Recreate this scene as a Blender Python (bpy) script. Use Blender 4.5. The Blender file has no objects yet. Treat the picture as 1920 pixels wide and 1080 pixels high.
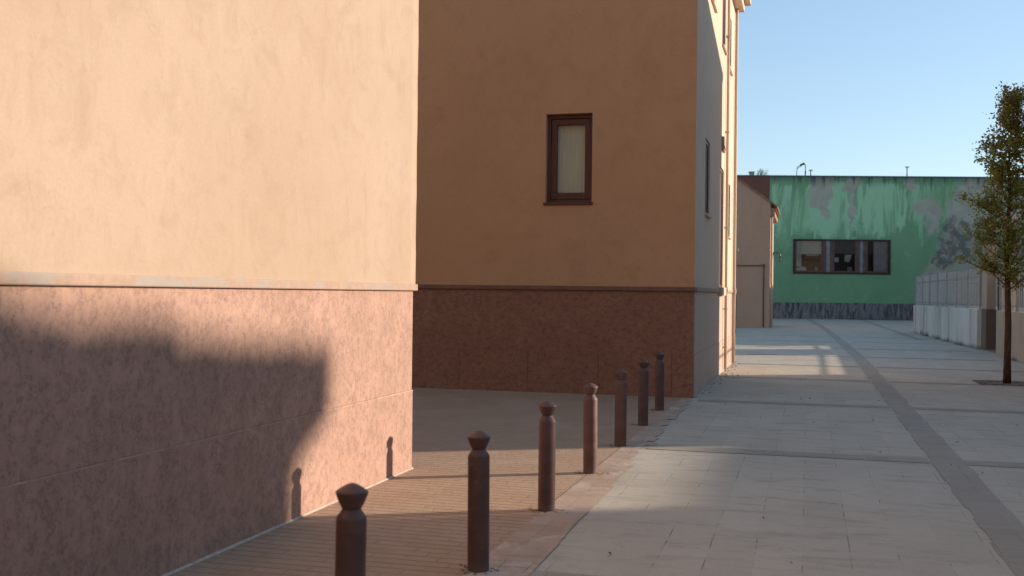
import bpy, bmesh, math, random
from mathutils import Vector, Matrix
R = math.radians
random.seed(7)
scene = bpy.context.scene
COL = scene.collection

# ------------------------------------------------------------------ camera
CAM_H, YAW, ROLL, PITCH = 1.6, math.atan2(555, 2000), 0.012, 9 / 2000
fw = Vector((-math.sin(YAW) * math.cos(PITCH), math.cos(YAW) * math.cos(PITCH), math.sin(PITCH)))
rt = Vector((math.cos(YAW), math.sin(YAW), 0))
up = rt.cross(fw)
cx = rt * math.cos(ROLL) + up * math.sin(ROLL)
cy = up * math.cos(ROLL) - rt * math.sin(ROLL)
cam_d = bpy.data.cameras.new('camera')
cam = bpy.data.objects.new('camera', cam_d)
COL.objects.link(cam)
cam.matrix_world = Matrix(((cx.x, cy.x, -fw.x, 0), (cx.y, cy.y, -fw.y, 0), (cx.z, cy.z, -fw.z, CAM_H), (0, 0, 0, 1)))
cam_d.sensor_width = 36
cam_d.lens = 37.5
cam_d.clip_end = 3000
cam_d.dof.use_dof = True
cam_d.dof.focus_distance = 13.5
cam_d.dof.aperture_fstop = 2.8
scene.camera = cam

# ------------------------------------------------------------------ sky, sun, exposure
SUN_EL, SUN_AZ = R(14.1), R(62.0)          # azimuth clockwise from +Y
world = bpy.data.worlds.new('World')
scene.world = world
world.use_nodes = True
wn = world.node_tree
sky = wn.nodes.new('ShaderNodeTexSky')
sky.sky_type = 'NISHITA'
sky.sun_disc = False
sky.sun_elevation = SUN_EL
sky.sun_rotation = SUN_AZ
sky.air_density = 1.0
sky.dust_density = 0.3
sky.ozone_density = 3.5
bg = wn.nodes['Background']
bg.inputs['Strength'].default_value = 0.14
gm = wn.nodes.new('ShaderNodeGamma')          # softens the contrast between zenith and horizon, as the camera did
gm.inputs['Gamma'].default_value = 0.68
wn.links.new(sky.outputs['Color'], gm.inputs['Color'])
wn.links.new(gm.outputs[0], bg.inputs['Color'])
sun_d = bpy.data.lights.new('sun', 'SUN')
sun_d.energy = 2.85
sun_d.angle = R(0.53)
sun_d.color = (1.0, 0.85, 0.70)
sun = bpy.data.objects.new('sun', sun_d)
COL.objects.link(sun)
to_sun = Vector((math.sin(SUN_AZ) * math.cos(SUN_EL), math.cos(SUN_AZ) * math.cos(SUN_EL), math.sin(SUN_EL)))
sun.rotation_euler = to_sun.to_track_quat('Z', 'Y').to_euler()
sun.location = to_sun * 60
scene.view_settings.view_transform = 'Standard'
scene.view_settings.look = 'None'
scene.view_settings.exposure = 1.25
scene.view_settings.gamma = 1.0

# ------------------------------------------------------------------ material helpers
class Mat:
    def __init__(s, name, rough=0.85, spec=0.3):
        s.m = bpy.data.materials.new(name)
        s.m.use_nodes = True
        s.nt = s.m.node_tree
        s.b = s.nt.nodes['Principled BSDF']
        s.b.inputs['Roughness'].default_value = rough
        s.b.inputs['Specular IOR Level'].default_value = spec
        s.tc = s.nt.nodes.new('ShaderNodeTexCoord')
        s.o = s.tc.outputs['Object']
    def n(s, t): return s.nt.nodes.new(t)
    def lk(s, a, b): s.nt.links.new(a, b)
    def put(s, sock, v):
        if isinstance(v, (int, float)): sock.default_value = v
        elif isinstance(v, (tuple, list)):
            if len(v) == 3 and len(sock.default_value) == 4: v = (*v, 1)
            sock.default_value = v
        else: s.lk(v, sock)
    def map(s, scale=(1, 1, 1), rot=(0, 0, 0), loc=(0, 0, 0), vec=None):
        k = s.n('ShaderNodeMapping')
        k.inputs['Scale'].default_value = scale
        k.inputs['Rotation'].default_value = rot
        k.inputs['Location'].default_value = loc
        s.lk(vec or s.o, k.inputs['Vector'])
        return k.outputs[0]
    def noise(s, scale, detail=4, rough=0.55, dist=0.0, vec=None, col=False):
        k = s.n('ShaderNodeTexNoise')
        k.inputs['Scale'].default_value = scale
        k.inputs['Detail'].default_value = detail
        k.inputs['Roughness'].default_value = rough
        k.inputs['Distortion'].default_value = dist
        s.lk(vec or s.o, k.inputs['Vector'])
        return k.outputs['Color' if col else 'Fac']
    def ramp(s, fac, lo, hi, a=0.0, b=1.0, smooth=True):
        k = s.n('ShaderNodeMapRange')
        if smooth: k.interpolation_type = 'SMOOTHSTEP'
        k.inputs['From Min'].default_value = lo
        k.inputs['From Max'].default_value = hi
        k.inputs['To Min'].default_value = a
        k.inputs['To Max'].default_value = b
        s.put(k.inputs['Value'], fac)
        return k.outputs[0]
    def mix(s, fac, a, b, mode='MIX'):
        k = s.n('ShaderNodeMix')
        k.data_type = 'RGBA'
        k.blend_type = mode
        s.put(k.inputs[0], fac)
        s.put(k.inputs[6], a)
        s.put(k.inputs[7], b)
        return k.outputs[2]
    def math(s, op, a, b=0.0, clamp=False):
        k = s.n('ShaderNodeMath')
        k.operation = op
        k.use_clamp = clamp
        s.put(k.inputs[0], a)
        s.put(k.inputs[1], b)
        return k.outputs[0]
    def xyz(s, vec=None):
        k = s.n('ShaderNodeSeparateXYZ')
        s.lk(vec or s.o, k.inputs[0])
        return k.outputs[0], k.outputs[1], k.outputs[2]
    def comb(s, x, y, z):
        k = s.n('ShaderNodeCombineXYZ')
        for i, v in enumerate((x, y, z)): s.put(k.inputs[i], v)
        return k.outputs[0]
    def color(s, c): s.put(s.b.inputs['Base Color'], c)
    def rough(s, v): s.put(s.b.inputs['Roughness'], v)
    def bump(s, h, strength=0.3, dist=0.01):
        k = s.n('ShaderNodeBump')
        k.inputs['Strength'].default_value = strength
        k.inputs['Distance'].default_value = dist
        s.put(k.inputs['Height'], h)
        s.lk(k.outputs[0], s.b.inputs['Normal'])

def plaster(name, base, dark, light, streak=0.25, seed=0.0):
    m = Mat(name, 0.9, 0.15)
    v = m.map(loc=(seed, seed, seed))
    n1 = m.noise(0.55, 6, 0.6, 0.6, v)
    n2 = m.noise(2.6, 6, 0.65, 0.8, v)
    n3 = m.noise(60, 3, 0.6, 0, v)
    st = m.noise(1.0, 5, 0.65, 0.4, m.map(scale=(1.6, 1.6, 0.18), loc=(seed, 0, 0)))
    c = m.mix(m.ramp(n1, 0.35, 0.68), base, light)
    c = m.mix(m.math('MULTIPLY', m.ramp(n2, 0.48, 0.72), 0.55), c, dark)
    c = m.mix(m.math('MULTIPLY', m.ramp(st, 0.52, 0.70), streak), c, dark)
    c = m.mix(0.10, c, m.mix(n3, (0, 0, 0), (1, 1, 1)), 'OVERLAY')
    fl = m.noise(11, 3, 0.7, 1.2, v)
    c = m.mix(m.math('MULTIPLY', m.ramp(fl, 0.70, 0.76), 0.35), c, dark)
    cr = m.math('ABSOLUTE', m.math('SUBTRACT', m.noise(1.1, 7, 0.62, 0.9, v), 0.5))
    crk = m.math('MULTIPLY', m.ramp(cr, 0.0, 0.0035, 1, 0), m.ramp(m.noise(0.8, 3, 0.5, 0, m.map(loc=(seed + 4, 2, 1))), 0.50, 0.62))
    c = m.mix(m.math('MULTIPLY', crk, 0.30), c, tuple(x * 0.55 for x in dark))
    tro = m.noise(5.5, 6, 0.7, 1.6, m.map(scale=(1, 1, 0.7), loc=(seed, 3, 0)))
    c = m.mix(m.math('MULTIPLY', m.ramp(tro, 0.52, 0.66), 0.32), c, dark)
    c = m.mix(m.math('MULTIPLY', m.ramp(tro, 0.46, 0.34), 0.30), c, light)
    m.color(c)
    h = m.math('ADD', m.math('MULTIPLY', tro, 0.7), m.math('MULTIPLY', n2, 0.6))
    h = m.math('ADD', m.math('MULTIPLY', h, 0.9), m.math('ADD', m.math('MULTIPLY', n3, 0.25), m.math('MULTIPLY', m.noise(14, 5, 0.6, 0.5, v), 0.35)))
    m.bump(h, 0.35, 0.012)
    return m.m

def stone(name, base, vein, pale, stretch=(1, 1, 1), amount=0.8, seed=0.0):
    m = Mat(name, 0.62, 0.3)
    v = m.map(scale=stretch, loc=(seed, seed * 2, seed))
    w = m.noise(32, 5, 0.70, 1.7, v)
    ridge = m.math('ABSOLUTE', m.math('SUBTRACT', w, 0.5))
    line = m.ramp(ridge, 0.0, 0.065, 1, 0)
    msk = m.ramp(m.noise(17, 5, 0.68, 0.6, v), 0.45, 0.58)
    veins = m.math('MULTIPLY', m.math('MULTIPLY', line, msk), amount)
    big = m.ramp(m.noise(3.0, 6, 0.7, 0.7, v), 0.35, 0.7)
    mid = m.ramp(m.noise(26, 6, 0.75, 1.4, v), 0.44, 0.66)
    c = m.mix(big, base, pale)
    c = m.mix(m.math('MULTIPLY', mid, 0.24), c, vein)
    c = m.mix(veins, c, vein)
    fine = m.noise(110, 2, 0.6, 0, v)
    c = m.mix(0.18, c, m.mix(fine, (0, 0, 0), (1, 1, 1)), 'OVERLAY')
    m.color(c)
    m.rough(m.ramp(mid, 0, 1, 0.55, 0.75))
    m.bump(m.math('SUBTRACT', m.math('MULTIPLY', m.noise(30, 4, 0.6, 0.6, v), 0.5), m.math('MULTIPLY', veins, 0.4)), 0.22, 0.006)
    return m.m

def plain(name, c, rough=0.6, spec=0.4, var=0.25, scale=6, bump=0.1, metal=0.0, stretch=(1, 1, 1)):
    m = Mat(name, rough, spec)
    v = m.map(scale=stretch)
    n1 = m.noise(scale, 5, 0.6, 0.3, v)
    n2 = m.noise(scale * 9, 3, 0.6, 0, v)
    d = tuple(x * (1 - var) for x in c)
    l = tuple(min(1, x * (1 + var)) for x in c)
    m.color(m.mix(m.ramp(m.math('ADD', m.math('MULTIPLY', n1, 0.7), m.math('MULTIPLY', n2, 0.3)), 0.32, 0.68), d, l))
    m.b.inputs['Metallic'].default_value = metal
    m.rough(m.ramp(n1, 0.3, 0.7, max(0.02, rough - 0.1), min(1, rough + 0.1)))
    m.bump(n2, bump, 0.004)
    return m.m

# ------------------------------------------------------------------ object helpers
def tag(o, label=None, cat=None, group=None, kind=None):
    if label: o['label'] = label
    if cat: o['category'] = cat
    if group: o['group'] = group
    if kind: o['kind'] = kind
    return o

def empty(name, loc=(0, 0, 0), rz=0, label=None, cat=None, group=None):
    o = bpy.data.objects.new(name, None)
    o.empty_display_size = 0.3
    COL.objects.link(o)
    o.location = loc
    o.rotation_euler = (0, 0, rz)
    return tag(o, label, cat, group)

class MB:
    def __init__(s):
        s.bm = bmesh.new()
        s.mi = 0
    def face(s, pts):
        f = s.bm.faces.new([s.bm.verts.new(p) for p in pts])
        f.material_index = s.mi
        return f
    def hexa(s, p):                       # 8 points: bottom ring, top ring
        v = [s.bm.verts.new(q) for q in p]
        for q in ((3, 2, 1, 0), (4, 5, 6, 7), (0, 1, 5, 4), (1, 2, 6, 5), (2, 3, 7, 6), (3, 0, 4, 7)):
            s.bm.faces.new([v[i] for i in q]).material_index = s.mi
        return s
    def box(s, x0, x1, y0, y1, z0, z1):
        return s.hexa([(x0, y0, z0), (x1, y0, z0), (x1, y1, z0), (x0, y1, z0), (x0, y0, z1), (x1, y0, z1), (x1, y1, z1), (x0, y1, z1)])
    def rod(s, a, b, r0, r1=None, n=8, cap=True):
        r1 = r0 if r1 is None else r1
        a, b = Vector(a), Vector(b)
        d = (b - a).normalized()
        u = d.orthogonal().normalized()
        w = d.cross(u)
        ra = [s.bm.verts.new(a + (u * math.cos(2 * math.pi * i / n) + w * math.sin(2 * math.pi * i / n)) * r0) for i in range(n)]
        rb = [s.bm.verts.new(b + (u * math.cos(2 * math.pi * i / n) + w * math.sin(2 * math.pi * i / n)) * r1) for i in range(n)]
        for i in range(n):
            f = s.bm.faces.new((ra[i], ra[(i + 1) % n], rb[(i + 1) % n], rb[i]))
            f.material_index = s.mi
            f.smooth = True
        if cap:
            s.bm.faces.new(ra[::-1]).material_index = s.mi
            s.bm.faces.new(rb).material_index = s.mi
        return s
    def tube(s, pts, r, n=8):
        rr = r if isinstance(r, (list, tuple)) else [r] * len(pts)
        P = [Vector(p) for p in pts]
        rings = []
        u = None
        for i, p in enumerate(P):
            d = (P[min(i + 1, len(P) - 1)] - P[max(i - 1, 0)]).normalized()
            u = d.orthogonal().normalized() if u is None else (u - d * u.dot(d)).normalized()
            w = d.cross(u)
            rings.append([s.bm.verts.new(p + (u * math.cos(2 * math.pi * k / n) + w * math.sin(2 * math.pi * k / n)) * rr[i]) for k in range(n)])
        for a, b in zip(rings, rings[1:]):
            for k in range(n):
                f = s.bm.faces.new((a[k], a[(k + 1) % n], b[(k + 1) % n], b[k]))
                f.smooth = True
                f.material_index = s.mi
        s.bm.faces.new(rings[0][::-1]).material_index = s.mi
        s.bm.faces.new(rings[-1]).material_index = s.mi
        return s
    def lathe(s, prof, n=40):
        rings = []
        for r, z in prof:
            rings.append([s.bm.verts.new((r * math.cos(2 * math.pi * i / n), r * math.sin(2 * math.pi * i / n), z)) for i in range(n)] if r > 1e-5 else [s.bm.verts.new((0, 0, z))])
        for a, b in zip(rings, rings[1:]):
            for i in range(n):
                j = (i + 1) % n
                if len(a) == 1: f = s.bm.faces.new((a[0], b[j], b[i])[::-1])
                elif len(b) == 1: f = s.bm.faces.new((a[i], a[j], b[0]))
                else: f = s.bm.faces.new((a[i], a[j], b[j], b[i]))
                f.smooth = True
                f.material_index = s.mi
        return s
    def wall(s, P, u, v, nrm, w, h, holes, depth):
        """front face from P spanning u*w, v*h with rectangular holes (a0,a1,b0,b1); jambs go back by depth"""
        P, u, v, nrm = Vector(P), Vector(u), Vector(v), Vector(nrm)
        xs = sorted({0, w, *[q for k in holes for q in k[:2]]})
        ys = sorted({0, h, *[q for k in holes for q in k[2:]]})
        for i in range(len(xs) - 1):
            for j in range(len(ys) - 1):
                mx, my = (xs[i] + xs[i + 1]) / 2, (ys[j] + ys[j + 1]) / 2
                if any(a < mx < b and c < my < d for a, b, c, d in holes): continue
                s.face([P + u * a + v * b for a, b in ((xs[i], ys[j]), (xs[i + 1], ys[j]), (xs[i + 1], ys[j + 1]), (xs[i], ys[j + 1]))])
        for a, b, c, d in holes:
            q = [(a, c), (b, c), (b, d), (a, d)]
            for k in range(4):
                p0 = P + u * q[k][0] + v * q[k][1]
                p1 = P + u * q[(k + 1) % 4][0] + v * q[(k + 1) % 4][1]
                s.face([p0, p1, p1 - nrm * depth, p0 - nrm * depth])
        return s
    def build(s, name, mats, parent=None, bevel=0.0, weld=True, smooth_angle=None):
        if weld: bmesh.ops.remove_doubles(s.bm, verts=s.bm.verts, dist=1e-5)
        bmesh.ops.recalc_face_normals(s.bm, faces=s.bm.faces)
        me = bpy.data.meshes.new(name)
        s.bm.to_mesh(me)
        s.bm.free()
        for m in (mats if isinstance(mats, (list, tuple)) else [mats]): me.materials.append(m)
        o = bpy.data.objects.new(name, me)
        COL.objects.link(o)
        if parent: o.parent = parent
        if bevel:
            b = o.modifiers.new('bevel', 'BEVEL')
            b.width = bevel
            b.segments = 2
            b.limit_method = 'ANGLE'
        return o

# ------------------------------------------------------------------ materials
M_cream = plaster('cream_plaster', (0.43, 0.315, 0.222), (0.375, 0.268, 0.185), (0.46, 0.345, 0.25), 0.3, 3.1)
M_front_shade = plaster('front_shade_plaster', (0.62, 0.308, 0.150), (0.55, 0.268, 0.128), (0.65, 0.33, 0.165), 0.25, 9.7)  # corner building front: its warm shade is put into the plaster colour
M_street_plaster = plaster('pale_cream_plaster', (0.64, 0.49, 0.365), (0.58, 0.435, 0.32), (0.67, 0.525, 0.395), 0.2, 5.3)
M_pink = stone('pink_stone', (0.415, 0.252, 0.18), (0.17, 0.098, 0.078), (0.50, 0.30, 0.222), (1, 1, 0.8), 0.78, 1.7)
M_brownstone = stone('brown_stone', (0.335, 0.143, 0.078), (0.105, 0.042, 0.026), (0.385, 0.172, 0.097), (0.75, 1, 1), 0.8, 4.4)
m = Mat('worn_ledge_paint', 0.85, 0.2)
n1 = m.noise(2.2, 5, 0.65, 0.5, m.map(scale=(1, 1, 2)))
n2 = m.noise(12, 5, 0.7, 0.5)
c = m.mix(m.ramp(n2, 0.4, 0.65), (0.40, 0.275, 0.20), (0.45, 0.32, 0.24))
c = m.mix(m.math('MULTIPLY', m.ramp(n1, 0.47, 0.60), 0.75), c, (0.36, 0.325, 0.285))
m.color(c); m.bump(n2, 0.4, 0.006)
M_ledge = m.m
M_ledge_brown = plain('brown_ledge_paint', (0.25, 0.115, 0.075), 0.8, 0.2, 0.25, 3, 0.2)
M_mortar = plain('pale_mortar', (0.55, 0.42, 0.34), 0.9, 0.1, 0.2, 20, 0.2)
M_wood = plain('brown_window_wood', (0.125, 0.040, 0.022), 0.45, 0.4, 0.3, 5, 0.1, stretch=(6, 6, 0.6))
M_dark = plain('dark_interior', (0.02, 0.018, 0.016), 0.9, 0.1)
M_bollard = None
M_roof = plain('roof_tile', (0.32, 0.16, 0.09), 0.85, 0.2, 0.35, 4, 0.4)
M_greysteel = plain('grey_painted_steel', (0.26, 0.25, 0.24), 0.5, 0.4, 0.2, 8, 0.1)
M_palesteel = plain('pale_grey_steel', (0.46, 0.45, 0.42), 0.55, 0.3, 0.15, 8, 0.1)
M_darksteel = plain('dark_steel', (0.045, 0.040, 0.040), 0.5, 0.5, 0.3, 10, 0.1)
M_maroon = plain('maroon_steel', (0.055, 0.018, 0.018), 0.5, 0.4, 0.3, 6, 0.1)

def glass_mat(name, tint=(0.55, 0.6, 0.6), alpha=0.35):
    m = Mat(name, 0.03, 0.5)
    m.color(tint)
    tr = m.n('ShaderNodeBsdfTransparent')
    gl = m.n('ShaderNodeBsdfGlossy')
    gl.inputs['Roughness'].default_value = 0.03
    fr = m.n('ShaderNodeFresnel')
    fr.inputs['IOR'].default_value = 1.5
    mx = m.n('ShaderNodeMixShader')
    tr.inputs[0].default_value = (*[1 - alpha * (1 - t) for t in tint], 1)
    m.lk(fr.outputs[0], mx.inputs[0])
    m.lk(tr.outputs[0], mx.inputs[1])
    m.lk(gl.outputs[0], mx.inputs[2])
    m.lk(mx.outputs[0], m.nt.nodes['Material Output'].inputs['Surface'])
    return m.m
M_glass = glass_mat('window_glass')

def bollard_mat():
    m = Mat('bollard_paint', 0.5, 0.4)
    n1 = m.noise(9, 5, 0.6, 0.5)
    n2 = m.noise(80, 3, 0.6)
    z = m.xyz()[2]
    c = m.mix(m.ramp(n1, 0.35, 0.7), (0.108, 0.053, 0.042), (0.145, 0.074, 0.059))
    c = m.mix(m.math('MULTIPLY', m.ramp(m.noise(22, 5, 0.72, 0.6), 0.60, 0.70), 0.4), c, (0.20, 0.125, 0.10))
    c = m.mix(m.math('MULTIPLY', m.ramp(m.math('ADD', z, m.math('MULTIPLY', n1, 0.12)), 0.05, 0.14, 1, 0), 0.55), c, (0.17, 0.13, 0.11))
    m.color(c)
    m.rough(m.ramp(n1, 0.3, 0.7, 0.42, 0.6))
    m.bump(m.math('ADD', n2, m.math('MULTIPLY', n1, 1.5)), 0.10, 0.003)
    return m.m
M_bollard = bollard_mat()

def brick_paving_mat():
    m = Mat('brown_brick_pavers', 0.85, 0.2)
    jit = m.noise(1.3, 3, 0.5, 0, col=True)
    k = m.n('ShaderNodeTexBrick')
    k.inputs['Scale'].default_value = 1.0
    k.inputs['Brick Width'].default_value = 0.21
    k.inputs['Row Height'].default_value = 0.105
    k.inputs['Mortar Size'].default_value = 0.006
    k.inputs['Mortar Smooth'].default_value = 0.6
    k.inputs['Bias'].default_value = 0.0
    k.inputs['Color1'].default_value = (0, 0, 0, 1)
    k.inputs['Color2'].default_value = (1, 1, 1, 1)
    k.inputs['Mortar'].default_value = (0.5, 0.5, 0.5, 1)
    wob = m.n('ShaderNodeVectorMath')
    wob.operation = 'MULTIPLY_ADD'
    m.lk(jit, wob.inputs[0])
    wob.inputs[1].default_value = (0.02, 0.02, 0)
    m.lk(m.o, wob.inputs[2])
    m.lk(wob.outputs[0], k.inputs['Vector'])
    per = m.math('MULTIPLY', k.outputs['Color'], 1.0)
    n1 = m.noise(0.9, 6, 0.65, 0.4)
    n2 = m.noise(9, 5, 0.65, 0.3)
    n3 = m.noise(70, 3, 0.6)
    c = m.mix(per, (0.415, 0.275, 0.178), (0.455, 0.306, 0.20))
    c = m.mix(m.math('MULTIPLY', m.ramp(n1, 0.42, 0.68), 0.7), c, (0.49, 0.345, 0.24))
    c = m.mix(m.math('MULTIPLY', m.ramp(n2, 0.55, 0.75), 0.45), c, (0.36, 0.232, 0.152))
    y = m.xyz()[1]
    rows = m.math('ABSOLUTE', m.math('SUBTRACT', m.math('FRACT', m.math('DIVIDE', m.math('ADD', y, m.math('MULTIPLY', m.xyz(jit)[1], 0.02)), 0.105)), 0.5))
    rowline = m.math('MULTIPLY', m.ramp(rows, 0.41, 0.49), m.ramp(m.noise(2.5, 5, 0.7, 0, m.map(scale=(0.3, 2.5, 1))), 0.30, 0.55, 0.25, 1.0))
    jm = m.math('MAXIMUM', rowline, m.math('MULTIPLY', m.math('MULTIPLY', k.outputs['Fac'], 0.6), m.ramp(m.noise(4, 4, 0.6), 0.4, 0.6)))
    c = m.mix(m.math('MULTIPLY', jm, 0.6), c, (0.22, 0.145, 0.10))
    spk = m.ramp(m.noise(34, 2, 0.5), 0.74, 0.78)
    c = m.mix(m.math('MULTIPLY', spk, 0.5), c, (0.42, 0.36, 0.31))
    c = m.mix(0.2, c, m.mix(n3, (0, 0, 0), (1, 1, 1)), 'OVERLAY')
    m.color(c)
    tilt = m.math('MULTIPLY', per, 0.15)
    h = m.math('ADD', m.math('MULTIPLY', jm, -1.0), m.math('ADD', tilt, m.math('ADD', m.math('MULTIPLY', n2, 0.8), m.math('MULTIPLY', n3, 0.15))))
    m.bump(h, 0.8, 0.012)
    return m.m
M_brick = brick_paving_mat()

def slab_paving_mat(name, lo, hi, dirt, bw=1.15, rh=0.285, joint=1.0, bloom=None):
    m = Mat(name, 0.82, 0.25)
    v = m.map(rot=(0, 0, R(90)))
    jit = m.noise(0.8, 3, 0.5, 0, col=True)
    wob = m.n('ShaderNodeVectorMath')
    wob.operation = 'MULTIPLY_ADD'
    m.lk(jit, wob.inputs[0])
    wob.inputs[1].default_value = (0.04, 0.03, 0)
    m.lk(v, wob.inputs[2])
    k = m.n('ShaderNodeTexBrick')
    k.inputs['Scale'].default_value = 1.0
    k.inputs['Brick Width'].default_value = bw
    k.inputs['Row Height'].default_value = rh
    k.inputs['Mortar Size'].default_value = 0.005
    k.inputs['Mortar Smooth'].default_value = 0.5
    k.inputs['Color1'].default_value = (0, 0, 0, 1)
    k.inputs['Color2'].default_value = (1, 1, 1, 1)
    k.inputs['Mortar'].default_value = (0.5, 0.5, 0.5, 1)
    m.lk(wob.outputs[0], k.inputs['Vector'])
    n1 = m.noise(0.5, 6, 0.65, 0.5)
    n2 = m.noise(5, 6, 0.7, 0.6)
    n3 = m.noise(60, 3, 0.6)
    c = m.mix(m.math('ADD', m.math('MULTIPLY', k.outputs['Color'], 0.45), m.math('MULTIPLY', m.ramp(n1, 0.3, 0.7), 0.55)), lo, hi)
    smear = m.noise(2.2, 5, 0.7, 0.5, m.map(scale=(0.7, 2.6, 1)))
    c = m.mix(m.math('MULTIPLY', m.ramp(smear, 0.49, 0.68), 0.6), c, dirt)
    c = m.mix(m.math('MULTIPLY', m.ramp(n2, 0.56, 0.72), 0.5), c, dirt)
    if bloom: c = m.mix(m.math('MULTIPLY', m.ramp(m.noise(3.2, 5, 0.7, 0.6, m.map(scale=(1, 0.7, 1))), 0.52, 0.64), 0.75), c, bloom)
    spot = m.ramp(m.noise(2.6, 6, 0.78, 0.8, m.map(scale=(1, 2.0, 1), loc=(4, 7, 0))), 0.655, 0.72)
    c = m.mix(m.math('MULTIPLY', spot, 0.65), c, tuple(x * 0.45 for x in dirt))
    jm = m.math('MULTIPLY', k.outputs['Fac'], m.ramp(m.noise(1.9, 5, 0.7), 0.50, 0.64, 0.05, 1.0))
    c = m.mix(m.math('MULTIPLY', jm, 0.75 * joint), c, tuple(x * 0.4 for x in dirt))
    c = m.mix(0.16, c, m.mix(n3, (0, 0, 0), (1, 1, 1)), 'OVERLAY')
    m.color(c)
    ripple = m.noise(4.0, 4, 0.6, 0.2, m.map(scale=(0.35, 3.2, 1)))
    h = m.math('ADD', m.math('MULTIPLY', jm, -0.8), m.math('ADD', m.math('MULTIPLY', n2, 0.6), m.math('ADD', m.math('MULTIPLY', n3, 0.12), m.math('MULTIPLY', ripple, 1.3))))
    m.bump(h, 0.5, 0.008)
    return m.m
M_slab = slab_paving_mat('pale_slab_paving', (0.455, 0.40, 0.312), (0.545, 0.482, 0.38), (0.335, 0.29, 0.225))
M_band = slab_paving_mat('dark_band_paving', (0.345, 0.298, 0.238), (0.395, 0.345, 0.275), (0.285, 0.245, 0.193), 0.4, 0.2, 0.4)
M_border = slab_paving_mat('worn_border_paving', (0.40, 0.275, 0.19), (0.50, 0.38, 0.29), (0.33, 0.22, 0.155), 0.21, 0.17, 0.9, (0.56, 0.46, 0.38))
M_ground = plain('dusty_ground', (0.24, 0.21, 0.185), 0.95, 0.1, 0.2, 1.0, 0.2)

# ------------------------------------------------------------------ ground
def sheet(name, mat, pts, z):
    b = MB()
    b.face([(x, y, z) for x, y in pts])
    return tag(b.build(name, mat), kind='structure')
def strip(name, mat, x0, x1, y0, y1, z): return sheet(name, mat, [(x0, y0), (x1, y0), (x1, y1), (x0, y1)], z)

strip('ground', M_ground, -900, 900, -900, 1500, -0.016)
strip('brick_paving', M_brick, -14, -1.855, -12, 17.2, 0.0)
rg = random.Random(8)
edge = []
y = -12.0
while y < 17.2:
    base = -1.50 if y < 5.7 else -1.50 - 0.10 * min(1, (y - 5.7) / 5.5) - 0.12 * max(0, (y - 11.2) / 6.0)
    jit = (rg.uniform(-0.012, 0.012) if y < 9.8 else rg.uniform(-0.07, 0.06))
    st = 0.21 if y < 9.8 else rg.choice((0.12, 0.21, 0.3))
    edge += [(base + jit, y), (base + jit, min(17.2, y + st - 0.01))]
    y += st
sheet('border_course', M_border, [(-1.86, -12)] + edge + [(-1.86, 17.2)], 0.004)
sheet('street_paving', M_slab, [(-1.85, -12), (30, -12), (30, 79), (-14, 79), (-14, 25.3), (-1.72, 25.3), (-1.72, 17.2), (-1.85, 17.2)], -0.003)
b = MB()
for y, w in ((0.8, 0.36), (5.8, 0.36), (11.2, 0.33), (16.45, 0.34), (21.4, 0.32), (25.7, 0.30), (29.9, 0.30), (34.6, 0.3), (39.6, 0.3), (44.6, 0.3)):
    x0 = -1.72 if y < 17.2 else -1.70
    for xa, xb in ((x0 + 0.12, 1.16), (1.50, 4.7)):
        b.face([(xa, y - w / 2, 0.001), (xb, y - w / 2, 0.001), (xb, y + w / 2, 0.001), (xa, y + w / 2, 0.001)])
tag(b.build('paving_bands', M_band), kind='structure')
b = MB()
pl = [(1.18, -12), (1.18, 12), (1.16, 30), (0.92, 45), (0.60, 58), (0.15, 71), (-0.1, 78)]
rg = random.Random(4)
def chan(y):
    for (xa, ya), (xb, yb) in zip(pl, pl[1:]):
        if ya <= y <= yb: return xa + (xb - xa) * (y - ya) / (yb - ya)
y = -12.0
while y < 77.5:
    y2 = y + 0.4
    a, c = rg.uniform(-.014, .014), rg.uniform(-.014, .014)
    b.face([(chan(y) + a, y, 0.002), (chan(y) + 0.31 + c, y, 0.002), (chan(y2) + 0.31 + c, y2, 0.002), (chan(y2) + a, y2, 0.002)])
    y = y2
pl = [(3.95, 43), (3.9, 49), (3.7, 63), (3.5, 78)]
for (xa, ya), (xb, yb) in zip(pl, pl[1:]):
    b.face([(xa, ya, 0.002), (xa + 0.3, ya, 0.002), (xb + 0.3, yb, 0.002), (xb, yb, 0.002)])
tag(b.build('drain_channel', M_band), kind='structure')

# ------------------------------------------------------------------ building with lit wall (foreground)
BX, BY = -3.43, 9.07
lb = empty('plaster_building', (0, 0, 0), 0, 'big sunlit cream plaster building with pink stone base and a long shadow across it', 'building')
def slabs(bld, name, mats, axis, front, a0, a1, levels, width, depth, off=0.0, other=None):
    pass
b = MB()
n = 60
# street face slightly uneven (hand-trowelled) : subdivided and displaced
W0, W1 = -14.0, BY + 0.012
nx, nz = 150, 60
def und(y, z): return 0.006 * math.sin(y * 1.7 + z * 0.9) + 0.004 * math.sin(y * 4.1 - z * 2.3 + 1) + 0.003 * math.sin(z * 5.1 + y)
grid = [[b.bm.verts.new((BX + und(W0 + (W1 - W0) * i / nx, 1.665 + 8.3 * j / nz) * min(1, (nx - i) / 6) * min(1, j / 3), W0 + (W1 - W0) * i / nx + (0.004 * math.sin(j * 1.3) + 0.003 * math.sin(j * 3.1 + 1) if i == nx else 0), 1.665 + 8.3 * j / nz)) for j in range(nz + 1)] for i in range(nx + 1)]
for i in range(nx):
    for j in range(nz):
        b.bm.faces.new((grid[i][j], grid[i + 1][j], grid[i + 1][j + 1], grid[i][j + 1])).smooth = True
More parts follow.
